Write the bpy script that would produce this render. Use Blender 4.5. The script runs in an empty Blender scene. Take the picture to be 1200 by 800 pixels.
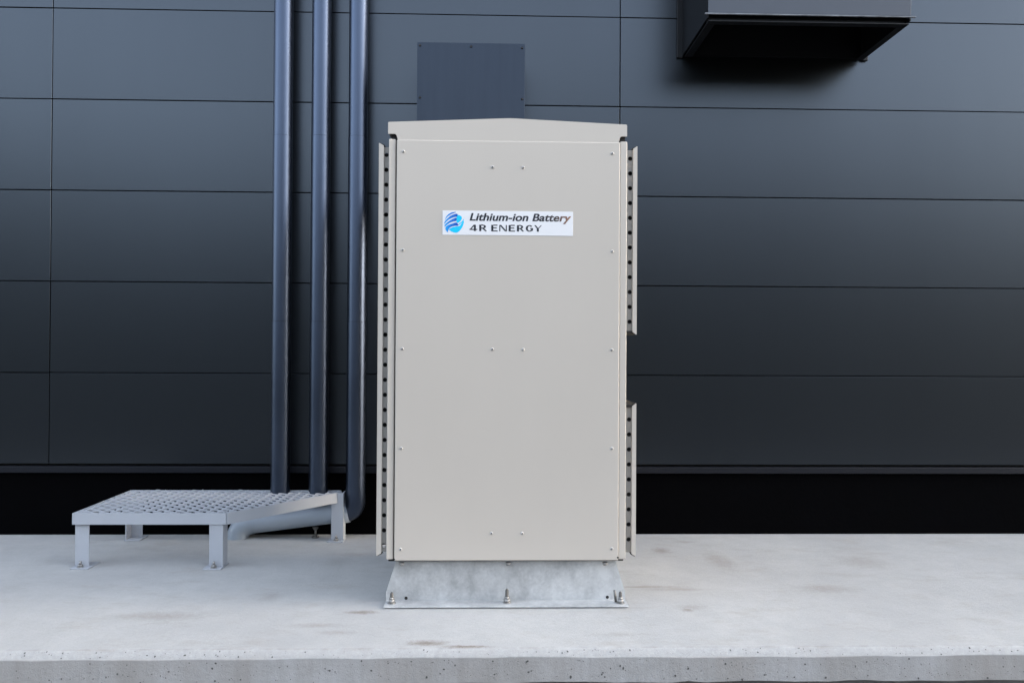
import bpy, bmesh, math, random
from math import radians as R, sin, cos, pi
from mathutils import Vector, Matrix
random.seed(7)
sc = bpy.context.scene
C = sc.collection

# ------------------------------------------------------------------ camera
cam_d = bpy.data.cameras.new('camera'); cam = bpy.data.objects.new('camera', cam_d); C.objects.link(cam)
cam_d.sensor_width = 36.0; cam_d.lens = 27.0; cam_d.clip_start = 0.05; cam_d.clip_end = 2000
YAW, PIT, ROL = 0.0265, 0.0074, 0.0055
F = Vector((sin(YAW)*cos(PIT), cos(YAW)*cos(PIT), sin(PIT)))
R0 = Vector((cos(YAW), -sin(YAW), 0)); U0 = R0.cross(F)
R2 = R0*cos(ROL) + U0*sin(ROL); U2 = R2.cross(F)
cam.matrix_world = Matrix(((R2.x, U2.x, -F.x, -0.0621), (R2.y, U2.y, -F.y, -3.0), (R2.z, U2.z, -F.z, 1.008), (0, 0, 0, 1)))
sc.camera = cam

# ------------------------------------------------------------------ sky, sun, exposure
SUN_EL, SUN_AZ = R(20), R(80)          # azimuth from +Y (behind the wall) towards +X (right)
w = bpy.data.worlds.new('World'); sc.world = w; w.use_nodes = True
nt = w.node_tree; bg = nt.nodes['Background']; bg.inputs[1].default_value = 0.12
sky = nt.nodes.new('ShaderNodeTexSky'); sky.sky_type = 'NISHITA'; sky.sun_disc = False
sky.sun_elevation = SUN_EL; sky.sun_rotation = SUN_AZ
sky.air_density = 1.0; sky.dust_density = 3.0; sky.ozone_density = 1.0
hs = nt.nodes.new('ShaderNodeHueSaturation'); hs.inputs['Saturation'].default_value = 0.55
nt.links.new(sky.outputs[0], hs.inputs['Color']); nt.links.new(hs.outputs[0], bg.inputs[0])
sd = bpy.data.lights.new('sun', 'SUN'); sd.energy = 2.0; sd.angle = R(0.5); sd.color = (1, .95, .87)
sun = bpy.data.objects.new('sun', sd); C.objects.link(sun)
sdir = Vector((sin(SUN_AZ)*cos(SUN_EL), cos(SUN_AZ)*cos(SUN_EL), sin(SUN_EL)))
sun.rotation_euler = sdir.to_track_quat('Z', 'Y').to_euler()
sun.location = sdir*60
vs = sc.view_settings; vs.view_transform = 'Standard'; vs.look = 'None'; vs.exposure = 2.98; vs.gamma = 1

# ------------------------------------------------------------------ materials
def mat(name, col, rough=0.5, metal=0.0, spec=0.5, noise=None, bump=None, ior=1.5):
    """noise=(scale, amount, stretch) varies the base colour a little; bump=(scale, strength)"""
    m = bpy.data.materials.new(name); m.use_nodes = True
    t = m.node_tree; b = t.nodes['Principled BSDF']
    b.inputs['Base Color'].default_value = (*col, 1); b.inputs['Roughness'].default_value = rough
    b.inputs['Metallic'].default_value = metal; b.inputs['Specular IOR Level'].default_value = spec
    b.inputs['IOR'].default_value = ior
    tc = None
    if noise or bump:
        tc = t.nodes.new('ShaderNodeTexCoord'); mp = t.nodes.new('ShaderNodeMapping')
        t.links.new(tc.outputs['Object'], mp.inputs[0])
    if noise:
        mp.inputs['Scale'].default_value = noise[2] if len(noise) > 2 else (1, 1, 1)
        n = t.nodes.new('ShaderNodeTexNoise'); n.inputs['Scale'].default_value = noise[0]; n.inputs['Detail'].default_value = 6
        n.inputs['Roughness'].default_value = .6
        t.links.new(mp.outputs[0], n.inputs['Vector'])
        r = t.nodes.new('ShaderNodeMapRange'); r.inputs[1].default_value = .3; r.inputs[2].default_value = .7
        r.inputs[3].default_value = 1-noise[1]; r.inputs[4].default_value = 1+noise[1]
        t.links.new(n.outputs[0], r.inputs[0])
        mx = t.nodes.new('ShaderNodeVectorMath'); mx.operation = 'SCALE'; mx.inputs[0].default_value = col
        t.links.new(r.outputs[0], mx.inputs['Scale']); t.links.new(mx.outputs[0], b.inputs['Base Color'])
        r2 = t.nodes.new('ShaderNodeMapRange'); r2.inputs[1].default_value = .3; r2.inputs[2].default_value = .7
        r2.inputs[3].default_value = rough*.88; r2.inputs[4].default_value = min(1, rough*1.12)
        t.links.new(n.outputs[0], r2.inputs[0]); t.links.new(r2.outputs[0], b.inputs['Roughness'])
    if bump:
        n2 = t.nodes.new('ShaderNodeTexNoise'); n2.inputs['Scale'].default_value = bump[0]; n2.inputs['Detail'].default_value = 4
        t.links.new(tc.outputs['Object'], n2.inputs['Vector'])
        bp = t.nodes.new('ShaderNodeBump'); bp.inputs['Strength'].default_value = bump[1]; bp.inputs['Distance'].default_value = .002
        t.links.new(n2.outputs[0], bp.inputs['Height']); t.links.new(bp.outputs[0], b.inputs['Normal'])
    return m

M = {}
M['cream'] = mat('cream_paint', (.545, .492, .428), .40, noise=(1.3, .018, (1.5, 1, .5)), bump=(1.6, .10))
M['cream_shaded'] = mat('cream_paint_shaded', (.30, .285, .26), .6)  # cabinet cream darkened, recess shade of the strips put into the colour
M['dark'] = mat('gap_dark', (.012, .011, .010), .7)  # near-black fill for gaps, joints and holes, some of it painted shade
M['hollow'] = mat('bare_dark_liner', (.02, .02, .02), .8)
M['siding'] = mat('charcoal_siding', (.064, .073, .085), .325, metal=1.0)
def per_panel(m, amt):
    t = m.node_tree; b = t.nodes['Principled BSDF']; oi = t.nodes.new('ShaderNodeObjectInfo')
    tc = t.nodes.new('ShaderNodeTexCoord'); ad = t.nodes.new('ShaderNodeVectorMath'); ad.operation = 'ADD'
    mp = t.nodes.new('ShaderNodeMapping'); mp.inputs['Scale'].default_value = (1.6, 1, .25)
    n = t.nodes.new('ShaderNodeTexNoise'); n.inputs['Scale'].default_value = 2.2; n.inputs['Detail'].default_value = 3
    t.links.new(tc.outputs['Object'], ad.inputs[0]); t.links.new(oi.outputs['Location'], ad.inputs[1])
    t.links.new(ad.outputs[0], mp.inputs[0]); t.links.new(mp.outputs[0], n.inputs['Vector'])
    s1 = t.nodes.new('ShaderNodeMath'); s1.operation = 'ADD'; t.links.new(oi.outputs['Random'], s1.inputs[0]); t.links.new(n.outputs[0], s1.inputs[1])
    r = t.nodes.new('ShaderNodeMapRange'); r.inputs[2].default_value = 2; r.inputs[3].default_value = 1-amt; r.inputs[4].default_value = 1+amt
    t.links.new(s1.outputs[0], r.inputs[0])
    mx = t.nodes.new('ShaderNodeVectorMath'); mx.operation = 'SCALE'; mx.inputs[0].default_value = b.inputs['Base Color'].default_value[:3]
    t.links.new(r.outputs[0], mx.inputs['Scale']); t.links.new(mx.outputs[0], b.inputs['Base Color'])
per_panel(M['siding'], .09)
M['flash'] = mat('charcoal_flashing', (.003, .004, .008), .5, spec=.3)
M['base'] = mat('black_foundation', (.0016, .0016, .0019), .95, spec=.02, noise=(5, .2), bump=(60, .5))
M['box'] = mat('slate_box_paint', (.050, .061, .080), .52, metal=1.0, noise=(3, .12, (6, 6, .5)))
M['pipe'] = mat('grey_blue_pipe_paint', (.074, .092, .132), .38, metal=1.0, noise=(2, .03))
M['pale_pipe'] = mat('pale_pipe_plastic', (.36, .405, .455), .4, noise=(3, .05))
M['hood'] = mat('black_hood_paint', (.004, .0048, .007), .55, spec=.3)
M['hood_lip'] = mat('worn_hood_lip', (.16, .17, .19), .5, noise=(14, .6))
M['hood_front'] = mat('grey_hood_paint', (.060, .070, .090), .5, spec=.4)
M['white_paint'] = mat('pale_grey_paint', (.40, .415, .445), .5, noise=(9, .03))
M['screw'] = mat('zinc_screw', (.52, .50, .47), .5, metal=.2)
M['screw_dark'] = mat('screw_recess', (.03, .03, .03), .6)
M['bolt'] = mat('zinc_bolt', (.34, .33, .315), .5, metal=.7, noise=(150, .4))
M['stud'] = mat('threaded_stud', (.20, .19, .175), .45, metal=.8)
M['sticker'] = mat('white_sticker', (.80, .79, .79), .35)
M['ink'] = mat('black_ink', (.012, .013, .02), .4)
M['cyan'] = mat('cyan_ink', (.0, .58, .95), .35)

def nd(t, typ, **kw):
    n = t.nodes.new(typ)
    for k, v in kw.items(): setattr(n, k, v)
    return n
# black lettering that runs out to copper brown at its right end
def grad_mat(name, axis, a, b_, stops, rough=.38):
    m = bpy.data.materials.new(name); m.use_nodes = True; t = m.node_tree; b = t.nodes['Principled BSDF']
    tc = nd(t, 'ShaderNodeTexCoord'); sp = nd(t, 'ShaderNodeSeparateXYZ'); t.links.new(tc.outputs['Object'], sp.inputs[0])
    mr = nd(t, 'ShaderNodeMapRange'); mr.inputs[1].default_value = a; mr.inputs[2].default_value = b_
    t.links.new(sp.outputs[axis], mr.inputs[0])
    cr = nd(t, 'ShaderNodeValToRGB'); e = cr.color_ramp.elements
    e[0].position, e[0].color = stops[0][0], (*stops[0][1], 1); e[1].position, e[1].color = stops[-1][0], (*stops[-1][1], 1)
    for p, c in stops[1:-1]:
        q = e.new(p); q.color = (*c, 1)
    t.links.new(mr.outputs[0], cr.inputs[0]); t.links.new(cr.outputs[0], b.inputs['Base Color'])
    b.inputs['Roughness'].default_value = rough
    return m
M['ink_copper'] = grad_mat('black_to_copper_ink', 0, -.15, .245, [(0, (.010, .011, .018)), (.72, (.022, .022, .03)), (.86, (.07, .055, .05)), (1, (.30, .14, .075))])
M['band'] = grad_mat('blue_band_ink', 0, -.250, -.195, [(0, (.0, .42, .86)), (.4, (.0, .20, .68)), (1, (.0, .06, .45))])

# galvanised steel: spangle patches
def galvanised():
    m = bpy.data.materials.new('galvanised_steel'); m.use_nodes = True; t = m.node_tree; b = t.nodes['Principled BSDF']
    tc = nd(t, 'ShaderNodeTexCoord')
    v = nd(t, 'ShaderNodeTexVoronoi'); v.inputs['Scale'].default_value = 120; t.links.new(tc.outputs['Object'], v.inputs['Vector'])
    n = nd(t, 'ShaderNodeTexNoise'); n.inputs['Scale'].default_value = 9; n.inputs['Detail'].default_value = 6; n.inputs['Roughness'].default_value = .65
    mp = nd(t, 'ShaderNodeMapping'); mp.inputs['Scale'].default_value = (1, 1, .7); mp.inputs['Rotation'].default_value = (0, R(35), 0)
    t.links.new(tc.outputs['Object'], mp.inputs[0]); t.links.new(mp.outputs[0], n.inputs['Vector'])
    sp = nd(t, 'ShaderNodeSeparateColor'); t.links.new(v.outputs['Color'], sp.inputs[0])
    a = nd(t, 'ShaderNodeMath', operation='MULTIPLY_ADD'); a.inputs[1].default_value = .07; t.links.new(sp.outputs[0], a.inputs[0]); t.links.new(n.outputs[0], a.inputs[2])
    cr = nd(t, 'ShaderNodeValToRGB'); e = cr.color_ramp.elements
    e[0].position, e[0].color = .36, (.38, .385, .385, 1); e[1].position, e[1].color = .70, (.64, .645, .64, 1)
    t.links.new(a.outputs[0], cr.inputs[0]); t.links.new(cr.outputs[0], b.inputs['Base Color'])
    mr = nd(t, 'ShaderNodeMapRange'); mr.inputs[1].default_value = .3; mr.inputs[2].default_value = .9; mr.inputs[3].default_value = .38; mr.inputs[4].default_value = .6
    t.links.new(a.outputs[0], mr.inputs[0]); t.links.new(mr.outputs[0], b.inputs['Roughness'])
    b.inputs['Metallic'].default_value = .4
    return m
M['galv'] = galvanised()

# concrete: mottled, with dirt smudges of their own shape, air pits and rain streaks on the edge
def concrete():
    m = bpy.data.materials.new('pale_concrete'); m.use_nodes = True; t = m.node_tree; b = t.nodes['Principled BSDF']; L = t.links.new
    tc = nd(t, 'ShaderNodeTexCoord'); P = tc.outputs['Object']
    def noise(scale, detail=6, rough=.6, vec=None, stretch=None):
        n = nd(t, 'ShaderNodeTexNoise'); n.inputs['Scale'].default_value = scale; n.inputs['Detail'].default_value = detail; n.inputs['Roughness'].default_value = rough
        if stretch:
            mp = nd(t, 'ShaderNodeMapping'); mp.inputs['Scale'].default_value = stretch; L(P, mp.inputs[0]); L(mp.outputs[0], n.inputs['Vector'])
        else: L(vec or P, n.inputs['Vector'])
        return n.outputs[0]
    def rng(x, a, b_, c, d):
        r = nd(t, 'ShaderNodeMapRange'); L(x, r.inputs[0])
        for i, v in enumerate((a, b_, c, d)): r.inputs[i+1].default_value = v
        return r.outputs[0]
    def math_(op, x, y):
        q = nd(t, 'ShaderNodeMath', operation=op)
        for i, v in enumerate((x, y)):
            if isinstance(v, (int, float)): q.inputs[i].default_value = v
            else: L(v, q.inputs[i])
        return q.outputs[0]
    def mix(fac, c1, c2):
        q = nd(t, 'ShaderNodeMix', data_type='RGBA')
        if isinstance(fac, (int, float)): q.inputs[0].default_value = fac
        else: L(fac, q.inputs[0])
        for i, c in ((6, c1), (7, c2)):
            if isinstance(c, tuple): q.inputs[i].default_value = (*c, 1)
            else: L(c, q.inputs[i])
        return q.outputs[2]
    sep = nd(t, 'ShaderNodeSeparateXYZ'); L(P, sep.inputs[0])
    big = noise(1.6, 5); mid = noise(11, 8, .7); fine = noise(230, 4, .75); grit = noise(70, 5, .75)
    col = mix(rng(big, .35, .65, 0, 1), (.42, .415, .405), (.48, .475, .46))
    col = mix(rng(mid, .40, .75, 0, .35), col, (.32, .32, .315))
    col = mix(rng(fine, .42, .72, 0, .40), col, (.27, .265, .255))
    col = mix(rng(grit, .52, .72, 0, .30), col, (.30, .29, .275))
    col = mix(rng(grit, .28, .42, .22, 0), col, (.56, .555, .54))
    # broad brownish weathering
    brown = noise(3.1, 9, .75, stretch=(1, 2.2, 1))
    col = mix(rng(brown, .53, .76, 0, .48), col, (.29, .245, .20))
    # individual smudges x, y, rx, ry, strength
    tot = None
    wob = noise(38, 8, .8)
    for x, y, rx, ry, s in [(-.549, -.064, .050, .018, .75), (-.277, -.370, .060, .022, .8), (-.150, -.402, .075, .010, .85), (-.60, -.27, .06, .02, .3),
                            (.70, -.049, .022, .02, .6), (.72, -.02, .05, .03, .3), (.60, .235, .14, .010, .45), (.70, .20, .12, .02, .25), (.788, .81, .04, .05, .5), (1.02, .62, .05, .16, .3), (.95, .98, .05, .02, .35),
                            (-.95, .12, .04, .05, .25), (-.72, .75, .10, .03, .25), (-.78, .62, .05, .08, .2), (.40, -.30, .10, .015, .2), (1.35, .2, .12, .05, .35), (-1.3, -.1, .15, .04, .35), (1.7, .6, .1, .1, .3), (-.69, -.2, .10, .02, .28)]:
        dx = math_('DIVIDE', math_('SUBTRACT', sep.outputs[0], x), rx); dy = math_('DIVIDE', math_('SUBTRACT', sep.outputs[1], y), ry)
        d = math_('SQRT', math_('ADD', math_('MULTIPLY', dx, dx), math_('MULTIPLY', dy, dy)), 0)
        d = math_('ADD', d, math_('MULTIPLY', math_('SUBTRACT', wob, .5), 3.2))
        k = rng(d, .2, 1.5, s, 0)
        tot = k if tot is None else math_('MAXIMUM', tot, k)
    top = rng(sep.outputs[2], -.012, -.004, 0, 1)
    col = mix(math_('MULTIPLY', math_('MULTIPLY', tot, top), rng(fine, .3, .6, .6, 1)), col, (.17, .13, .095))
    # cast edge face: greyer, with vertical streaks
    face = rng(sep.outputs[2], -.024, -.019, 1, 0)
    streak = noise(5.5, 4, .6, stretch=(1, 1, .04)); str2 = noise(34, 3, .6, stretch=(1, 1, .05))
    fcol = mix(rng(streak, .35, .65, 0, 1), (.36, .345, .33), (.46, .455, .455))
    fcol = mix(rng(str2, .4, .75, 0, .4), fcol, (.29, .28, .26))
    fcol = mix(rng(big, .42, .6, 0, .35), fcol, (.33, .30, .265)); fcol = mix(rng(mid, .42, .75, 0, .6), fcol, (.31, .30, .28))
    col = mix(face, col, fcol)
    arr = math_('MULTIPLY', rng(sep.outputs[2], -.006, -.0015, 1, 0), rng(sep.outputs[2], -.022, -.0195, 0, 1))
    col = mix(math_('MULTIPLY', arr, rng(grit, .35, .6, .25, .75)), col, (.34, .335, .325))
    # thin dirty line along the arris
    L(mix(math_('MULTIPLY', rng(math_('ABSOLUTE', math_('ADD', sep.outputs[1], .414), 0), .0, .010, .5, 0), math_('MULTIPLY', top, rng(mid, .4, .6, .1, 1))), col, (.22, .20, .18)), b.inputs['Base Color'])
    b.inputs['Roughness'].default_value = .85; b.inputs['Specular IOR Level'].default_value = .25
    hgt = math_('ADD', math_('ADD', math_('MULTIPLY', fine, .5), grit), mid)
    bp = nd(t, 'ShaderNodeBump'); bp.inputs['Strength'].default_value = .5; bp.inputs['Distance'].default_value = .004
    L(hgt, bp.inputs['Height']); L(bp.outputs[0], b.inputs['Normal'])
    return m
M['concrete'] = concrete()
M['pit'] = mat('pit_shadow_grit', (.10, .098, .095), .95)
M['asphalt'] = mat('asphalt', (.028, .028, .029), .95, spec=.1, noise=(40, .3), bump=(200, .6))
M['dark_bank'] = mat('dark_bank_surface', (.014, .016, .015), .95, spec=.05, noise=(3, .4))  # added bank, kept very dark for the wall's low reflections

# ------------------------------------------------------------------ helpers
def link(name, me, m=None, parent=None):
    o = bpy.data.objects.new(name, me); C.objects.link(o)
    if m is not None and me is not None and not me.materials: me.materials.append(m)
    if parent is not None: o.parent = parent
    return o
def obj(name, bm, m, parent=None, extra=()):
    bm.normal_update()
    me = bpy.data.meshes.new(name); bm.to_mesh(me); bm.free()
    me.materials.append(m)
    for e in extra: me.materials.append(e)
    return link(name, me, None, parent)
def tag(o, label, cat, group=None):
    o['label'] = label; o['category'] = cat
    if group: o['group'] = group
    return o
def thing(name, label, cat, loc=(0, 0, 0), group=None):
    o = bpy.data.objects.new(name, None); C.objects.link(o); o.location = loc; o.empty_display_size = .1
    return tag(o, label, cat, group)
def box(bm, x0, x1, y0, y1, z0, z1, bev=0, seg=2, loc=(0, 0, 0)):
    lx, ly, lz = loc
    g = bmesh.ops.create_cube(bm, size=1)
    for v in g['verts']:
        v.co = Vector(((x0 if v.co.x < 0 else x1)-lx, (y0 if v.co.y < 0 else y1)-ly, (z0 if v.co.z < 0 else z1)-lz))
    if bev:
        es = list({e for v in g['verts'] for e in v.link_edges})
        bmesh.ops.bevel(bm, geom=es, offset=bev, segments=seg, affect='EDGES', profile=.5)
    return bm
def bx(*a, **k): return box(bmesh.new(), *a, **k)
def prism_y(bm, pts, y0, y1, bev=0):
    """outline pts (x, z) counter-clockwise seen from the front, pushed from y0 back to y1"""
    f = bm.faces.new([bm.verts.new((x, y0, z)) for x, z in pts])
    f.normal_update()
    if f.normal.y > 0: f.normal_flip()
    r = bmesh.ops.extrude_face_region(bm, geom=[f])
    vs_ = [v for v in r['geom'] if isinstance(v, bmesh.types.BMVert)]
    bmesh.ops.translate(bm, verts=vs_, vec=(0, y1-y0, 0))
    bmesh.ops.recalc_face_normals(bm, faces=bm.faces)
    if bev:
        es = [e for e in bm.edges if all(abs(v.co.y-y0) < 1e-6 for v in e.verts)]
        bmesh.ops.bevel(bm, geom=es, offset=bev, segments=2, affect='EDGES')
    return bm
def cyl(bm, c, r, h, seg=16, axis='Z', r2=None):
    g = bmesh.ops.create_cone(bm, cap_ends=True, segments=seg, radius1=r, radius2=r if r2 is None else r2, depth=h)
    mt = Matrix() if axis == 'Z' else (Matrix.Rotation(pi/2, 4, 'X') if axis == 'Y' else Matrix.Rotation(pi/2, 4, 'Y'))
    bmesh.ops.transform(bm, matrix=Matrix.Translation(c) @ mt, verts=g['verts'])
    for f in {f for v in g['verts'] for f in v.link_faces}:
        if len(f.verts) == 4: f.smooth = True
    return bm
def tube(bm, pts, radii, seg=28, cap=True):
    """swept round section along pts; radii one per point"""
    pts = [Vector(p) for p in pts]; n = len(pts); rings = []
    up = None
    for i, p in enumerate(pts):
        tdir = (pts[min(i+1, n-1)]-pts[max(i-1, 0)]).normalized()
        if up is None: up = tdir.orthogonal().normalized()
        up = (up - tdir*up.dot(tdir)).normalized(); sd_ = tdir.cross(up)
        rings.append([bm.verts.new(p+(up*cos(2*pi*k/seg)+sd_*sin(2*pi*k/seg))*radii[i]) for k in range(seg)])
    for a, b in zip(rings, rings[1:]):
        for k in range(seg):
            f = bm.faces.new((a[k], a[(k+1) % seg], b[(k+1) % seg], b[k])); f.smooth = True
    if cap:
        bm.faces.new(rings[0][::-1]); bm.faces.new(rings[-1])
    bmesh.ops.recalc_face_normals(bm, faces=bm.faces)
    return bm
def arc_path(a, corner, b, n=10):
    """quarter-ish bend from a to b with control at corner"""
    a, corner, b = Vector(a), Vector(corner), Vector(b); out = []
    for i in range(n+1):
        t_ = i/n; out.append(a*(1-t_)**2*1 + corner*2*t_*(1-t_) + b*t_**2)
    return out
def rounded(pts, rad, n=4):
    """round chosen corners of a polygon; pts = (x, z) or (x, z, r)"""
    out = []; N = len(pts)
    for i, p in enumerate(pts):
        r = p[2] if len(p) > 2 else rad
        if not r: out.append((p[0], p[1])); continue
        P = Vector(p[:2]); A = Vector(pts[i-1][:2]); B = Vector(pts[(i+1) % N][:2])
        a = P+(A-P).normalized()*r; b = P+(B-P).normalized()*r
        for k in range(n+1):
            t_ = k/n; q = a*(1-t_)**2+P*2*t_*(1-t_)+b*t_**2; out.append((q.x, q.y))
    return out

# ------------------------------------------------------------------ ground and slab
W = 1.1366                                           # front face of the siding
g = bmesh.new()
for q in ((-400, -400), (400, -400), (400, 400), (-400, 400)): g.verts.new((*q, -.5))
g.faces.new(g.verts[:]); o = obj('ground', g, M['asphalt']); o['kind'] = 'structure'
# unseen bank added behind the camera so the lower wall reflects dark
g = bmesh.new(); prof = [(-11, -.49), (-13, .9), (-15.5, 3.8), (-19, 6.7), (-40, 9.0)]; cols = []
for i in range(61):
    x = -90+3*i
    cols.append([g.verts.new((x, y+random.uniform(-.3, .3), z*(1+.12*sin(x*.21)+random.uniform(-.05, .05)) if z > 0 else z)) for y, z in prof])
for a, b in zip(cols, cols[1:]):
    for k in range(4): g.faces.new((a[k], a[k+1], b[k+1], b[k]))
bmesh.ops.recalc_face_normals(g, faces=g.faces); o = obj('added_dark_bank', g, M['dark_bank']); o['kind'] = 'structure'

slab = bmesh.new()
XS = [-9+.06*i for i in range(301)]
def edge_prof(x):
    j = .0016*sin(x*9.1)+.0012*sin(x*23.7+1)+random.uniform(-.0008, .0008)
    j2 = .0022*sin(x*3.1+2)+.0015*sin(x*17)+random.uniform(-.001, .001)
    return [(W+.02, 0), (-.30, 0), (-.400, 0), (-.419+j, -.0012), (-.441, -.0205+j2), (-.4425, -.0235+j2), (-.444, -.1045+random.uniform(-.003, .003)), (-.30, -.110), (-.25, -.50)]
cols = [[slab.verts.new((x, y, z)) for y, z in edge_prof(x)] for x in XS]
for a, b in zip(cols, cols[1:]):
    for k in range(len(a)-1):
        f = slab.faces.new((a[k], a[k+1], b[k+1], b[k])); f.smooth = k in (2, 3, 4)
bmesh.ops.recalc_face_normals(slab, faces=slab.faces)
if sum(f.normal.z for f in slab.faces if abs(f.normal.z) > .9) < 0: bmesh.ops.reverse_faces(slab, faces=slab.faces)
deck = obj('concrete_slab', slab, M['concrete']); deck['kind'] = 'structure'
# air pits in the cast edge: small irregular dimples, one mass
pit = bmesh.new()
for i in range(800):
    x = random.uniform(-2.3, 2.3)
    on_face = random.random() < .62
    r_ = random.choice([.0008, .001, .001, .0012, .0012, .0016, .002, .0032])*random.uniform(.8, 1.2)
    c = Vector((x, -.4446, random.uniform(-.100, -.028))) if on_face else Vector((x, 0, 0))
    if not on_face:
        t_ = random.uniform(.1, .95); c = Vector((x, -.4195-.0222*t_, -.0008-.0198*t_)); nrm = Vector((0, -.67, .74)); r_ *= .8
    else: nrm = Vector((0, -1, 0))
    ux = Vector((1, 0, 0)); uy = nrm.cross(ux); k = 7; ph = random.random()*6
    el = random.uniform(.6, 1.5)
    rim = [c+nrm*.0006+(ux*cos(ph+2*pi*q/k)+uy*sin(ph+2*pi*q/k)*el)*r_*random.uniform(.75, 1.2) for q in range(k)]
    vsx = [pit.verts.new(q) for q in rim]; ctr = pit.verts.new(c+nrm*.0004)
    for q in range(k): pit.faces.new((vsx[q], vsx[(q+1) % k], ctr))
o = obj('air_pits', pit, M['pit'], deck); o['kind'] = 'stuff'

# ------------------------------------------------------------------ the building wall
wall = thing('building_wall', 'tall charcoal wall of wide metal siding panels on a black foundation', 'wall', (0, W, 0))
def wob(name, bm, m, par=wall): return obj(name, bm, m, par)
g = bmesh.new(); box(g, -11, 30, .030, .25, .33, 10); wob('backing', g, M['dark'])
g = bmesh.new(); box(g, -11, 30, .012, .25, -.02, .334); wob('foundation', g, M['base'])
g = bmesh.new(); box(g, -11, 30, -.014, .03, .332, .366, .002); wob('starter_strip', g, M['flash'])
g = bmesh.new(); box(g, -11, 30, -.004, .029, 8.13, 10.02, .002); wob('parapet', g, M['siding'])
ZS, SP, XJ, PW = .3758, .4843, .6257, 3.03
gap = .0050
def panel_mesh(wd, ht):
    p = bmesh.new(); box(p, 0, wd, 0, .028, 0, ht, .0009, 1)
    # a shade of oil canning in the sheet: inset front face pushed a hair
    p.normal_update(); me = bpy.data.meshes.new('siding_panel'); p.to_mesh(me); p.free(); me.materials.append(M['siding']); return me
pm = panel_mesh(PW-gap, SP-gap)
for c in range(-3, 11):
    for r_ in range(16):
        o = link('siding_panel', pm, None, wall)
        o.location = (XJ+PW*(c-1)+gap/2, random.uniform(-.0006, .0006), ZS+SP*r_+gap/2)
        o.rotation_euler = (random.uniform(-.0008, .0008), 0, random.uniform(-.0004, .0004))

# ------------------------------------------------------------------ boxes on the wall
def screw_mesh(rad=.0062):
    s = bmesh.new()
    prof = [(1, 0), (.92, .28), (.6, .46), (0, .52)]
    rings = []
    for q, d in prof[:-1]: rings.append([s.verts.new((rad*q*cos(2*pi*k/14), -rad*d, rad*q*sin(2*pi*k/14))) for k in range(14)])
    top = s.verts.new((0, -rad*prof[-1][1], 0))
    for a, b in zip(rings, rings[1:]):
        for k in range(14): s.faces.new((a[k], a[(k+1) % 14], b[(k+1) % 14], b[k])).smooth = True
    for k in range(14): s.faces.new((rings[-1][k], rings[-1][(k+1) % 14], top)).smooth = True
    for a, b in ((.50, .19), (.19, .50)):
        f0 = len(s.faces)
        g_ = bmesh.ops.create_cube(s, size=1)
        for v in g_['verts']: v.co = Vector((v.co.x*2*a*rad, -rad*(.50+.03*(v.co.y < 0)) + (0.0001 if a < .2 else 0), v.co.z*2*b*rad))
        for f in {f for v in g_['verts'] for f in v.link_faces}: f.material_index = 1
    bmesh.ops.recalc_face_normals(s, faces=s.faces)
    s.normal_update(); me = bpy.data.meshes.new('screw'); s.to_mesh(me); s.free(); return me
sm = screw_mesh(); sm.materials.append(M['screw']); sm.materials.append(M['screw_dark'])
smd = screw_mesh(.0065); smd.materials.append(M['flash']); smd.materials.append(M['screw_dark'])

jb = thing('wall_box', 'slate grey metal box fixed to the wall above the battery cabinet', 'wall box', (-.1735, W-.25, 1.72))
def job(name, bm, m, par=jb):
    bmesh.ops.translate(bm, verts=bm.verts, vec=-jb.location); return obj(name, bm, m, par)
job('body', bx(-.440, .093, W-.235, W-.006, 1.725, 2.540, .003), M['box'])
lid = job('cover', bx(-.4469, .0998, W-.252, W-.236, 1.72, 2.547, .0025), M['box'])
for x, z in [(-.433, 2.530), (-.1745, 2.5285), (.0845, 2.525), (-.4315, 2.2665), (.0858, 2.265), (-.4315, 2.0), (.0858, 2.0), (-.4315, 1.74), (.0858, 1.74), (-.1735, 1.74)]:
    o = link('screw', smd, None, jb); o.location = Vector((x, W-.2522, z))-jb.location

# vent hood: hollow, open below
hd = thing('vent_hood', 'black wall mounted hood with open underside and grey front at the upper right', 'vent hood', (1.4, W, 2.53))
def hob(name, bm, m, par=hd):
    bmesh.ops.translate(bm, verts=bm.verts, vec=-hd.location); return obj(name, bm, m, par)
HY = W-.50; X0, X1, HZ = .962, 1.95, 2.590
g = bmesh.new(); box(g, X0, X0+.006, HY+.004, W-.004, HZ, 3.35); box(g, X1-.006, X1, HY+.004, W-.004, HZ, 3.35); box(g, X0+.006, X1-.006, HY+.012, W-.004, 3.30, 3.346)
box(g, X0+.006, X1-.006, W-.012, W-.005, HZ+.002, 3.30); hob('hood_shell', g, M['hood'])
g = bmesh.new(); box(g, X0-.030, X0+.004, W-.016, W-.003, HZ-.012, 3.36, .003); hob('wall_flange', g, M['hood'])
g = bmesh.new(); box(g, X1-.004, X1+.030, W-.016, W-.003, HZ-.012, 3.36, .003); hob('wall_flange', g, M['hood'])
g = bmesh.new(); box(g, X0+.002, X1-.002, HY-.004, HY+.0035, HZ+.020, 3.35, .002); hob('front_panel', g, M['hood_front'])
g = bmesh.new(); box(g, X0-.016, X1+.016, HY-.014, HY-.0045, HZ+.010, HZ+.016, .001); hob('drip_edge', g, M['hood_lip'])
g = bmesh.new(); box(g, X0+.007, X1-.007, HY+.006, HY+.046, HZ-.016, HZ-.010, .001); box(g, X0+.007, X0+.047, HY+.047, W-.035, HZ-.016, HZ-.010, .001); box(g, X1-.047, X1-.007, HY+.047, W-.035, HZ-.016, HZ-.010, .001)
box(g, X0+.007, X1-.007, HY+.036, HY+.044, HZ-.009, HZ+.06); hob('lower_rim', g, M['hood'])

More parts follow.
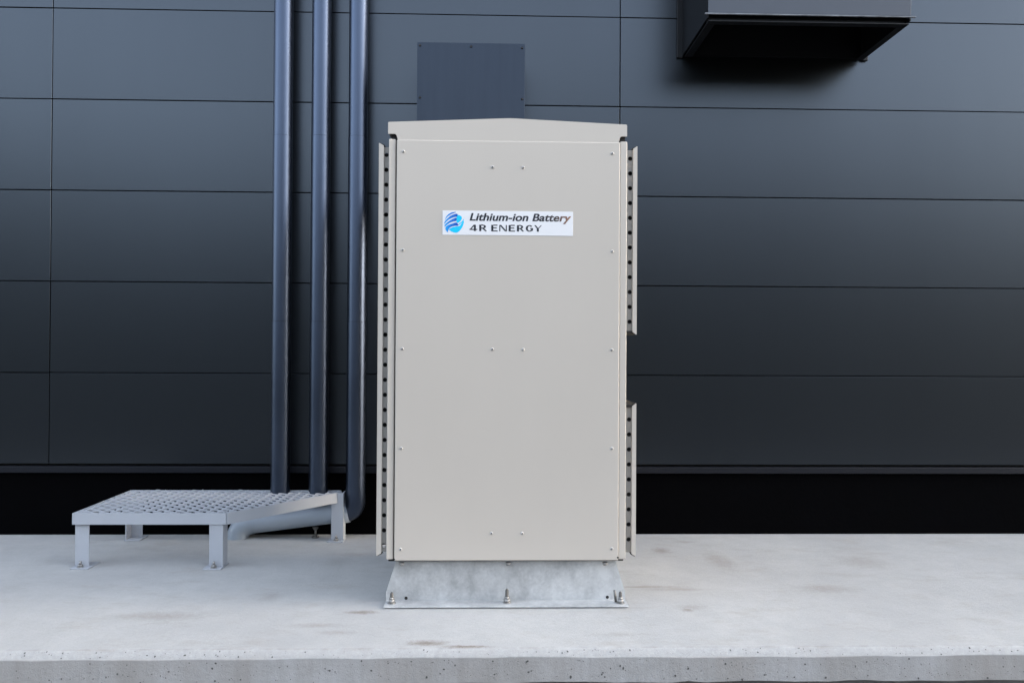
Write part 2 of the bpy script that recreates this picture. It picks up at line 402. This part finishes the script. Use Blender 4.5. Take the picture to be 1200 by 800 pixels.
# ------------------------------------------------------------------ pipes
PY, PR = W-.0916, .0491
def vertical_pipe(cx, label, ZB, ztop=8.2):
    t_ = thing('drain_pipe', label, 'pipe', (cx, PY, 0), 'grey drain pipes running up the wall')
    segs = [(ztop, 2.1026), (2.1012, 1.1366), (1.1352, ZB)]
    for i, (a, b) in enumerate(segs):
        s = bmesh.new(); tube(s, [(0, 0, a), (0, 0, a-.03 if i else a-1), (0, 0, b+.02), (0, 0, b)], [PR+(.0008 if i else 0), PR+(.0008 if i else 0), PR, PR], cap=False)
        obj('pipe_length', s, M['pipe'], t_)
    s = bmesh.new(); tube(s, [(0, 0, ztop-.1), (0, 0, ZB+.05)], [PR-.001]*2); obj('joint_ring', s, M['dark'], t_)
    # brackets up the wall, out of the picture
    for z in (3.2, 4.9, 6.6):
        s = bmesh.new(); tube(s, [(0, 0, z-.015), (0, 0, z+.015)], [PR+.003]*2); box(s, -.012, .012, PR, .0914, z-.012, z+.012); obj('wall_bracket', s, M['pipe'], t_)
    return t_
p1 = vertical_pipe(-1.1610, 'leftmost of the three vertical grey blue pipes, farthest from the battery cabinet', .205)
p2 = vertical_pipe(-.9628, 'middle of the three vertical grey blue pipes, dropping behind the grating step', .205)
p3 = vertical_pipe(-.7695, 'vertical grey blue pipe nearest the cabinet, bending under the grating step at its foot', .26)
# the third pipe bends into a falling collector along the wall; the others drop into it
HZP = .142; dv = Vector((-1, 0, -.125)).normalized()
base = Vector((-.006, .038, HZP))
s = bmesh.new(); e0 = Vector((0, 0, .245)); e1 = base+dv*.040
pts = [Vector((0, 0, .285)), Vector((0, 0, .283)), e0]+arc_path(e0, base+dv*-.012+Vector((0, -.016, 0)), e1)[1:]
tube(s, pts, [PR+.0009]*len(pts), cap=False); obj('elbow', s, M['pipe'], p3)
s = bmesh.new(); tube(s, [e1-dv*.008, e1-dv*.007, e1+dv*.050, e1+dv*.051], [PR+.004, PR+.0085, PR+.0085, PR+.002], cap=False); obj('socket', s, M['pale_pipe'], p3)
e2 = base+dv*.56
s = bmesh.new(); tube(s, [e1+dv*.03, e1+dv*.3, e2], [PR+.003]*3, cap=False); obj('pipe_length', s, M['pale_pipe'], p3)
s = bmesh.new(); dn = Vector((0, 0, -1)); pts = arc_path(e2-dv*.02, e2+dv*.06, e2+dv*.06+dn*.07)+[e2+dv*.06+dn*.12]
tube(s, pts, [PR+.007]*len(pts), cap=False); obj('elbow', s, M['pale_pipe'], p3)

# pipe support foot on the slab
sp = thing('pipe_support', 'small metal support foot standing under the pale pipe below the grating step', 'support', (-.985, 1.083, 0))
s = bmesh.new(); cyl(s, (0, 0, .003), .020, .006, 18); cyl(s, (0, 0, .009), .012, .006, 6); obj('foot_plate', s, M['stud'], sp)
s = bmesh.new(); cyl(s, (0, 0, .026), .0055, .030, 12); obj('stem', s, M['stud'], sp)
s = bmesh.new(); cyl(s, (0, 0, .044), .010, .008, 6); cyl(s, (0, 0, .052), .014, .008, 16, r2=.016); obj('cap', s, M['stud'], sp)

# ------------------------------------------------------------------ grating step over the pipe
st = thing('grating_step', 'pale grey metal step with an expanded metal tread beside the wall', 'step', (-1.2, .8, 0))
OFF = st.location
def sob(name, bm, m, par=st):
    bmesh.ops.translate(bm, verts=bm.verts, vec=-OFF); return obj(name, bm, m, par)
A = Vector((-.8365, 1.0305)); ed = Vector((-.637, -.771)).normalized()
Bp = A+ed*.66; Cc = Vector((-1.95, Bp.y)); D = Vector((-1.95, 1.085)); E_ = Vector((-.852, 1.085))
poly = [A, Bp, Cc, D, E_]
ZT = .250
def fascia(p, q, z0, z1, th=.005):
    d = (q-p); L_ = d.length; d.normalize(); n = Vector((-d.y, d.x))
    cen = sum(poly, Vector((0, 0)))/5
    if (cen-p).dot(n) < 0: n = -n
    s = bmesh.new(); vs_ = []
    for z in (z0, z1):
        for a, b in ((p, 0), (q, 0), (q, th), (p, th)):
            k = a+n*b; vs_.append(s.verts.new((k.x, k.y, z)))
    for f in ((0, 1, 2, 3), (4, 5, 6, 7), (0, 1, 5, 4), (1, 2, 6, 5), (2, 3, 7, 6), (3, 0, 4, 7)): s.faces.new([vs_[k] for k in f])
    bmesh.ops.recalc_face_normals(s, faces=s.faces)
    bmesh.ops.bevel(s, geom=s.edges[:], offset=.001, segments=1, affect='EDGES')
    return s
for i, (p, q) in enumerate(zip(poly, poly[1:]+poly[:1])):
    dd = (q-p).normalized()*(.0052 if i else .0)
    if i == 0: q = q
    sob('frame_rail', fascia(p+dd, q-(q-p).normalized()*(.0052 if i == 4 else 0), .197, ZT+(.0 if i == 0 else -.0012)), M['white_paint'])
# expanded metal tread: wavy raised strands that meet to form lens-shaped openings, one mass
def inside(pt):
    c = False; j = len(poly)-1
    for i in range(len(poly)):
        a, b = poly[i], poly[j]
        if (a.y > pt.y) != (b.y > pt.y) and pt.x < (b.x-a.x)*(pt.y-a.y)/(b.y-a.y)+a.x: c = not c
        j = i
    return c
s = bmesh.new(); nrm = Vector((-ed.y, ed.x))
if nrm.x > 0: nrm = -nrm
pit_h, per = .030, .078
rows = []
for j in range(-2, 44):
    prev = None
    for i in range(-160, 240):
        u = i*per/10
        ph = 2*pi*u/per+pi*(j % 2)
        c = A+ed*u+nrm*(j*pit_h+.014+pit_h*.47*cos(ph)*.98)
        if not inside(c+nrm*.006) or not inside(c-nrm*.006): prev = None; continue
        z = ZT-.004+.0035*cos(ph)
        ring = [s.verts.new((c.x+nrm.x*a, c.y+nrm.y*a, z+b)) for a, b in ((-.0045, -.005), (.0045, -.002), (.0045, .003), (-.0045, .000))]
        if prev:
            for k in range(4): s.faces.new((prev[k], prev[(k+1) % 4], ring[(k+1) % 4], ring[k]))
        prev = ring
bmesh.ops.recalc_face_normals(s, faces=s.faces)
o = sob('tread', s, M['white_paint']); o['kind'] = 'stuff'
# angle legs with foot plates
def leg(x, y, sx, sy):
    lg = bmesh.new(); w_ = .062
    box(lg, min(x, x+sx*w_), max(x, x+sx*w_), min(y, y+sy*.006), max(y, y+sy*.006), .0065, ZT-.002, .001)
    box(lg, min(x, x+sx*.006), max(x, x+sx*.006), min(y+sy*.0065, y+sy*w_), max(y+sy*.0065, y+sy*w_), .0065, ZT-.002, .001)
    l_ = sob('leg', lg, M['white_paint'])
    fp = bmesh.new(); box(fp, min(x-sx*.004, x+sx*.078), max(x-sx*.004, x+sx*.078), min(y-sy*.036, y+sy*.07), max(y-sy*.036, y+sy*.07), .0005, .006, .001); sob('foot_plate', fp, M['white_paint'], l_)
    ab = bmesh.new(); bxx, byy = x+sx*.034, y-sy*.018
    cyl(ab, (bxx, byy, .008), .014, .003, 16); cyl(ab, (bxx, byy, .0145), .0105, .010, 6); cyl(ab, (bxx, byy, .026), .0055, .016, 10); sob('anchor_bolt', ab, M['bolt'], l_)
leg(-.8250, 1.006, -1, 1)
leg(-1.945, .52+.02, 1, 1); leg(-1.945, 1.08, 1, -1); leg(Bp.x-.02, Bp.y+.006, -1, 1)

# ------------------------------------------------------------------ plinth under the cabinet
pl = thing('galvanised_plinth', 'galvanised steel plinth bolted to the slab under the battery cabinet', 'plinth')
ZC = .164
g = bmesh.new()
# front plate with slanting ends, front and back flanges, side plates
prism_y(g, [(-.473, .0065), (.4735, .0065), (.4735, .040), (.434, ZC), (-.434, ZC), (-.473, .040)], .0455, .0505)
prism_y(g, [(-.473, .0065), (.4735, .0065), (.4735, .040), (.434, ZC), (-.434, ZC), (-.473, .040)], .6500, .6550)
for s_ in (-1, 1):
    g2 = [g.verts.new(v) for v in ((s_*.472, .051, .0065), (s_*.472, .6495, .0065), (s_*.4725, .6495, .040), (s_*.4725, .051, .040), (s_*.4335, .051, ZC), (s_*.4335, .6495, ZC))]
    g.faces.new((g2[0], g2[1], g2[2], g2[3])); g.faces.new((g2[3], g2[2], g2[5], g2[4]))
obj('stand', g, M['galv'], pl)
g = bmesh.new(); box(g, -.468, .471, -.022, .70, -.002, .0042); obj('packing_strip', g, M['dark'], pl)
g = bmesh.new(); box(g, -.4725, .4755, -.0315, .051, .0040, .0095, .0014, 2); obj('flange', g, M['galv'], pl)
g = bmesh.new(); box(g, -.4725, .4755, .649, .72, .0004, .0062, .0016, 2); obj('flange', g, M['galv'], pl)
g = bmesh.new(); box(g, -.430, .430, .052, .648, ZC-.006, ZC-.001); obj('top_plate', g, M['galv'], pl)
g = bmesh.new(); cyl(g, (0, 0, 0), .0062, .002, 16, 'Y'); hm = bpy.data.meshes.new('drain_hole'); g.to_mesh(hm); g.free(); hm.materials.append(M['dark'])
for x, z in ((-.3936, .0180), (.4028, .0190)):
    o = link('drain_hole', hm, None, pl); o.location = (x, .0449, z)
def bolt_meshes(h):
    a = bmesh.new(); cyl(a, (0, 0, .0012), .0165, .0024, 20); cyl(a, (0, 0, .0024+.0065), .0125, .013, 6); cyl(a, (0, 0, .0154+.004), .0105, .008, 6)
    b = bmesh.new(); z = .0235
    while z < h:
        cyl(b, (0, 0, z), .0066, .0016, 12); cyl(b, (0, 0, z+.0013), .0058, .0011, 12); z += .0024
    cyl(b, (0, 0, z+.002), .0060, .005, 12, r2=.0035)
    return a, b
for x, y, h, rz in [(-.4457, .010, .036, .2), (.0035, .013, .048, .5), (.4477, .004, .040, .9)]:
    a, b = bolt_meshes(h)
    for q in (a, b): bmesh.ops.transform(q, matrix=Matrix.Rotation(rz, 4, 'Z') @ Matrix.Translation((0, 0, 0)), verts=q.verts)
    nut = obj('anchor_bolt', a, M['bolt'], pl); nut.location = (x, y, .0096)
    obj('stud', b, M['stud'], nut)
    if x > .4:      # bent spare stud end leaning at its left
        q = bmesh.new(); tube(q, [(-.016, .010, .001), (-.021, .016, .045)], [.0055, .0045], 10); obj('stud', q, M['stud'], nut)

# ------------------------------------------------------------------ battery cabinet
cb = thing('battery_cabinet', 'tall cream grey metal battery cabinet with shallow gabled cap and side vent hoods', 'battery cabinet', (0, 0, .165))
CO = cb.location
def cob(name, bm, m, par=cb, extra=()):
    bmesh.ops.translate(bm, verts=bm.verts, vec=-CO); return obj(name, bm, m, par, extra)
cob('inner_frame', bx(-.4605, .4605, .017, .690, .171, 1.842), M['dark'])  # near-black block stands in for the shade in the panel gaps
cob('front_panel', bx(-.4362, .4388, 0, .016, .1765, 1.8142, .0034, 2), M['cream'])
g = bx(-.4672, -.4412, .003, .050, .180, 1.8185, .0035, 3)
for v in g.verts:
    if v.co.y < .02: v.co.y += .006*(v.co.x+.4672)/.026
cob('corner_post', g, M['cream'])
cob('corner_post', bx(.4392, .4672, .003, .050, .180, 1.8185, .0035, 3), M['cream'])
cob('side_panel', bx(-.4665, -.4610, .051, .690, .180, 1.832, .001), M['cream'])
cob('side_panel', bx(.4610, .4665, .051, .690, .180, 1.832, .001), M['cream'])
cob('back_panel', bx(-.4665, .4665, .691, .700, .180, 1.832, .001), M['cream'])
# cap: front sheet with notched lower corners, and the gabled lid behind it
front = rounded([(-.4710, 1.8365, .0015), (-.4395, 1.8365, .008), (-.4325, 1.8120, .001), (.4330, 1.8120, .001), (.4395, 1.8375, .008), (.4662, 1.8375, .0015), (.4662, 1.8850, .005), (.0060, 1.9045, .02), (-.4710, 1.8835, .005)], 0)
g = bmesh.new(); prism_y(g, front, .0025, .0055, .0012)
cap = cob('cap', g, M['cream'])
g = bmesh.new(); prism_y(g, [(-.4708, 1.8440), (.4660, 1.8440), (.4660, 1.8845), (.0060, 1.9040), (-.4708, 1.8830)], .0056, .715)
cob('cap_lid', g, M['cream'], cap)
g = bmesh.new(); box(g, -.455, .455, .0165, .0168, .171, .1762); cob('lower_gap_dark', g, M['dark'])  # dark strip painting the shade of the gap below the panel
# drain notch at the lower right of the panel
for x in (.4362, -.4345):
    g = bmesh.new(); cyl(g, (x, -.0003, .188 if x > 0 else .183), .0036 if x > 0 else .0022, .001, 12, 'Y'); cob('drain_hole', g, M['dark'])
# screws on the panel
for x, z in [(-.4095, 1.768), (-.0615, 1.7105), (.0571, 1.7105), (.4074, 1.770), (-.4100, 1.3838), (.4091, 1.3855), (-.4096, .9995), (-.0591, .9998), (.0610, .9990), (.4092, .9996), (-.4110, .6130), (.4110, .6135), (-.4109, .2211), (-.0583, .2830), (.0615, .2830), (.4124, .2226)]:
    o = link('screw', sm, None, cb); o.location = Vector((x, -.0003, z))-CO; o.rotation_euler.y = random.uniform(0, 1.5)
# bolts that hold the cabinet down, peeping out below the panel
for x in (-.4100, .0070, .3890):
    g = bmesh.new(); cyl(g, (x, .022, .1600), .011, .007, 6); cyl(g, (x, .022, .1550), .007, .006, 12); cob('fixing_bolt', g, M['bolt'])
# side vent hoods: hollow boxes open at top and bottom, with a perforated strip facing forward
def strip_mesh(xa, xb, z0, z1, holes, r, y):
    s = bmesh.new(); cx = (xa+xb)/2+(-.0008 if xa < 0 else .0022); N = 16; half = min(xb-cx, cx-xa)-.0002; LX, RX = cx-half, cx+half
    def ringpts(cz, rr, hh):
        pts = []
        for k in range(N):
            a = 2*pi*k/N+pi/N; ca, sa = cos(a), sin(a)
            mx_ = max(abs(ca)/half, abs(sa)/hh)
            pts.append(((cx+ca*rr, cz+sa*rr), (cx+ca/mx_, cz+sa/mx_)))
        return pts
    hh = .016; prevz = z0
    for a, b in ((xa, LX), (RX, xb)):
        if b-a > .0005: s.faces.new([s.verts.new(q) for q in ((a, y, z0), (b, y, z0), (b, y, z1), (a, y, z1))])
    def quad(a, b):
        if b-a > 1e-4: s.faces.new([s.verts.new(q) for q in ((LX, y, a), (RX, y, a), (RX, y, b), (LX, y, b))])
    for cz in sorted(holes):
        quad(prevz, cz-hh); prevz = cz+hh
        pts = ringpts(cz, r, hh)
        inn = [s.verts.new((p[0][0], y, p[0][1])) for p in pts]; outv = [s.verts.new((p[1][0], y, p[1][1])) for p in pts]; bk = [s.verts.new((p[0][0], y+.0025, p[0][1])) for p in pts]
        cs = [s.verts.new((cx+sx*half, y, cz+sz*hh)) for sx, sz in ((1, 1), (-1, 1), (-1, -1), (1, -1))]
        for k in range(N):
            k2 = (k+1) % N
            s.faces.new((inn[k], outv[k], outv[k2], inn[k2])); s.faces.new((inn[k], inn[k2], bk[k2], bk[k]))
        # corner fills
        for ci, c_ in enumerate(cs):
            best = None
            for k in range(N):
                k2 = (k+1) % N; a, b = outv[k].co, outv[k2].co
                if abs(a.x-b.x) > 1e-6 and abs(a.z-b.z) > 1e-6:
                    if (a-c_.co).length+(b-c_.co).length < .03 and (best is None or (a-c_.co).length+(b-c_.co).length < best[0]): best = ((a-c_.co).length+(b-c_.co).length, k, k2)
            if best: s.faces.new((outv[best[1]], c_, outv[best[2]]))
    quad(prevz, z1)
    for f in s.faces:
        f.normal_update()
        if abs(f.normal.y) > .9 and f.normal.y > 0: f.normal_flip()
    return s
def hood(side, z0, z1, holes, full_top=False, full_bot=False):
    """plan profile: perforated strip at y=.035, front lip at y=.014, outer sheet running back"""
    xi, xl, xo = side*.4674, (-.4885 if side < 0 else .4930), (-.5075 if side < 0 else .5095)
    g = bmesh.new(); o_ = lambda a, b: (min(a, b), max(a, b))
    ch = .013                                           # the lip is cut at a slant at both ends
    def slab_(x_a, x_b, y0, y1, z0a, z1a, z0b, z1b):      # plate with slanted ends between x_a (inner) and x_b (outer)
        vs_ = [g.verts.new(q) for q in ((x_a, y0, z0a), (x_b, y0, z0b), (x_b, y0, z1b), (x_a, y0, z1a), (x_a, y1, z0a), (x_b, y1, z0b), (x_b, y1, z1b), (x_a, y1, z1a))]
        for f in ((0, 1, 2, 3), (4, 5, 6, 7), (0, 1, 5, 4), (1, 2, 6, 5), (2, 3, 7, 6), (3, 0, 4, 7)): g.faces.new([vs_[k] for k in f])
    slab_(xl, xo-side*.003, .014, .0155, z0+.010, z1-.010, z0, z1)                        # front lip
    slab_(xo-side*.003, xo, .0146, .620, z0, z1, z0, z1)                                 # outer sheet
    slab_(xl, xl+side*.0015, .0156, .0259, z0+.010, z1-.010, z0+.010, z1-.010)            # return of the lip
    slab_(xi, xo-side*.003, .612, .615, z0+.003, z1-.003, z0+.003, z1-.003)               # closed rear
    bmesh.ops.recalc_face_normals(g, faces=g.faces)
    h_ = cob('side_hood', g, M['cream'])
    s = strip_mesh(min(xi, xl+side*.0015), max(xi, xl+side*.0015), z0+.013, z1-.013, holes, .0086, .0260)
    st_ = cob('perforated_strip', s, M['cream_shaded'], h_)
    # dark foam filter standing a little behind the strip
    g = bmesh.new(); a, b = o_(xi+side*.0005, xo-side*.0040); box(g, a, b, .045, .600, z0+.036, z1-.034); cob('filter', g, M['hollow'], h_)
    # dark end pieces paint in the hood's interior shade: a slanting strip under the cut lip, or a full closure across the strip
    for zz, sg, full in ((z1, 1, full_top), (z0, -1, full_bot)):
        e = bmesh.new(); xa_ = xi+side*.0006 if full else xl+side*.002; xb_ = xo-side*.0032; q = []
        za, zb = zz-sg*.0105, zz-sg*.0005
        prof = [(xa_, za-sg*.004), (xl, za-sg*.004), (xb_, zb-sg*.004), (xb_, zb+sg*.002), (xl, za+sg*.0055), (xa_, za+sg*.0055)] if full else [(xl, za-sg*.002), (xb_, zb-sg*.002), (xb_, zb+sg*.003), (xl-side*.003, za+sg*.004)]
        prism_y(e, prof, .0185, .060 if not full else .600); cob('dark_end', e, M['dark'], h_)
    return h_
hood(-1, .1925, 1.8035, [.2298+.05887*i for i in range(27)])
hood(1, 1.0605, 1.8030, [1.111+.0587*i for i in range(12)], full_bot=True)
hood(1, .1890, .7885, [.2521+.0591*i for i in range(9)], full_top=True)

# ------------------------------------------------------------------ sticker with lettering and emblem
SX0, SX1, SZ0, SZ1 = -.2565, .2542, 1.4440, 1.5392
stk = cob('label_sticker', bx(SX0, SX1, -.0012, -.0001, SZ0, SZ1, .0003, 1), M['sticker'])
def sx(px): return SX0+(px-63)/1075*(SX1-SX0)
def sz(py): return SZ1-(py-87)/203*(SZ1-SZ0)
def flat(name, polys, m, y=-.0016):
    b = bmesh.new()
    for p in polys:
        f = b.faces.new([b.verts.new((x, y, z)) for x, z in p]); f.normal_update()
        if f.normal.y > 0: f.normal_flip()
    bmesh.ops.triangulate(b, faces=b.faces[:])
    b.normal_update()
    return cob(name, b, m, stk)
# line one: slanted bold sans
cu = bpy.data.curves.new('wording', 'FONT'); cu.body = 'Lithium-ion Battery'; cu.size = 1; cu.shear = .22; cu.offset = .022; cu.space_character = 1.02
tmp = bpy.data.objects.new('wording', cu); C.objects.link(tmp)
bpy.context.view_layer.update()
me = bpy.data.meshes.new_from_object(tmp.evaluated_get(bpy.context.evaluated_depsgraph_get()))
bpy.data.objects.remove(tmp); bpy.data.curves.remove(cu)
xs = [v.co.x for v in me.vertices]; ys = [v.co.y for v in me.vertices]
capL = max(v.co.y for v in me.vertices if v.co.x < min(xs)+.5*.6)   # top of the L
tx0, tx1 = sx(285), sx(1121); kx = (tx1-tx0)/(max(xs)-min(xs)); kz = (sz(106)-sz(168))/capL
mnx = min(xs)
for v in me.vertices: v.co = Vector((tx0+(v.co.x-mnx)*kx, -.0016, sz(168)+v.co.y*kz))-CO
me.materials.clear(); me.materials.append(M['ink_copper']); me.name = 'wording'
me2 = me.copy()
for v in me2.vertices: v.co.x += .0009; v.co.y -= .00004
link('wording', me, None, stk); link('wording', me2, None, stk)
# line two: wide humanist capitals drawn stroke by stroke (unit = cap height)
TK, TN = .32, .165
def bar(x0, z0, x1, z1, w0, w1=None, vert=True):
    w1 = w0 if w1 is None else w1
    if vert: return [(x0-w0/2, z0), (x0+w0/2, z0), (x1+w1/2, z1), (x1-w1/2, z1)]
    return [(x0, z0-w0/2), (x1, z1-w1/2), (x1, z1+w1/2), (x0, z0+w0/2)]
def arc(cx, cz, rx, rz, a0, a1, wf, n=18):
    out = []
    for i in range(n):
        q = []
        for t_ in (i/n, (i+1)/n):
            a = R(a0+(a1-a0)*t_); w_ = wf(a); q.append(((cx+(rx-w_)*cos(a), cz+(rz-w_*.9)*sin(a)), (cx+rx*cos(a), cz+rz*sin(a))))
        out.append([q[0][0], q[0][1], q[1][1], q[1][0]])
    return out
modw = lambda a: TN+(TK-TN)*abs(cos(a))**1.5
def letterR(x, wd): return [bar(x+TK/2, 0, x+TK/2, 1, TK), bar(x+TK, .958, x+wd*.50, .958, TN, vert=False), bar(x+TK, .475, x+wd*.50, .475, TN, vert=False)]+arc(x+wd*.50, .716, wd*.36, .284, -90, 90, modw)+[[(x+wd*.36, .47), (x+wd*.62, .47), (x+wd, 0), (x+wd*.77, 0)]]
def letterE(x, wd): return [bar(x+TK/2, 0, x+TK/2, 1, TK)]+[bar(x+TK, z, x+wd*k, z, TN, vert=False) for z, k in ((.957, .97), (.52, .88), (.043, 1))]
def letterN(x, wd): return [bar(x+.08, 0, x+.08, 1, .16), bar(x+wd-.08, 0, x+wd-.08, 1, .16), [(x, 1), (x+.30, 1), (x+wd, 0), (x+wd-.28, 0)]]
L4 = [[(.0, .20), (.64, 1), (.94, 1), (.26, .31)], [(.0, .18), (1.20, .18), (1.20, .34), (.0, .34)], bar(.83, 0, .83, 1, .30)]
LG = arc(9.27, .5, .57, .52, 42, 330, modw, 30)+[bar(9.72, .14, 9.72, .50, .19), bar(9.40, .47, 9.80, .47, TN, vert=False)]
LY = [[(10.0, 1), (10.26, 1), (10.68, .45), (10.48, .42)], [(11.03, 1), (11.18, 1), (10.66, .42), (10.52, .46)], bar(10.57, 0, 10.57, .47, TK)]
allp = [L4, letterR(1.50, 1.20), letterE(3.36, .98), letterN(4.6, 1.17), letterE(6.05, .98), letterR(7.33, 1.12), LG, LY]
uw = (sx(880)-sx(285))/11.18; uh = sz(203)-sz(256); polys = []; k_ = 0
for lt in allp:
    polys += [[(sx(285)+x*uw, sz(256)+z*uh) for x, z in p] for p in lt]
b = bmesh.new()
for i, p in enumerate(polys):
    f = b.faces.new([b.verts.new((x, -.0016-.000004*(i % 9), z)) for x, z in p]); f.normal_update()
    if f.normal.y > 0: f.normal_flip()
cob('wording', b, M['ink'], stk)
# globe emblem; coordinates in an enlarged view, mapped on to the sticker
def ez(p): return (sx(63+(p[0]-120)*.529), sz(87+(p[1]-95)*.529*1.02))
def smooth(pts, n=5):
    out = []; N = len(pts)
    for i in range(N):
        p0, p1_, p2_, p3_ = (Vector(pts[(i+k) % N]) for k in (-1, 0, 1, 2))
        for k in range(n):
            t_ = k/n; out.append(tuple(.5*((2*p1_)+(p2_-p0)*t_+(2*p0-5*p1_+4*p2_-p3_)*t_*t_+(3*p1_-p0-3*p2_+p3_)*t_**3)))
    return out
cy = [[(345, 170), (375, 165), (412, 185), (420, 215), (405, 250), (375, 275), (352, 285), (338, 268), (338, 225)],
      [(222, 385), (270, 355), (330, 340), (372, 335), (405, 310), (440, 255), (452, 262), (440, 320), (412, 375), (375, 418), (335, 436), (290, 430), (248, 412)]]
lines = [[(372, 300), (415, 268), (446, 225), (450, 235), (425, 275), (380, 312)]]
bands = [[(158, 245), (185, 180), (245, 132), (305, 117), (327, 122), (285, 138), (225, 168), (182, 208)],
         [(150, 300), (160, 262), (200, 215), (260, 170), (346, 143), (347, 185), (290, 200), (225, 230), (180, 268)],
         [(155, 345), (160, 312), (205, 270), (265, 232), (334, 205), (334, 250), (285, 262), (225, 290), (180, 325)],
         [(205, 428), (190, 420), (168, 385), (172, 350), (200, 325), (262, 300), (335, 280), (368, 325), (300, 332), (245, 352), (214, 385)]]
flat('emblem_globe', [[ez(q) for q in smooth(p)] for p in cy+lines], M['cyan'], -.0016)
flat('emblem_bands', [[ez(q) for q in smooth(p, 3)] for p in bands], M['band'], -.0019)
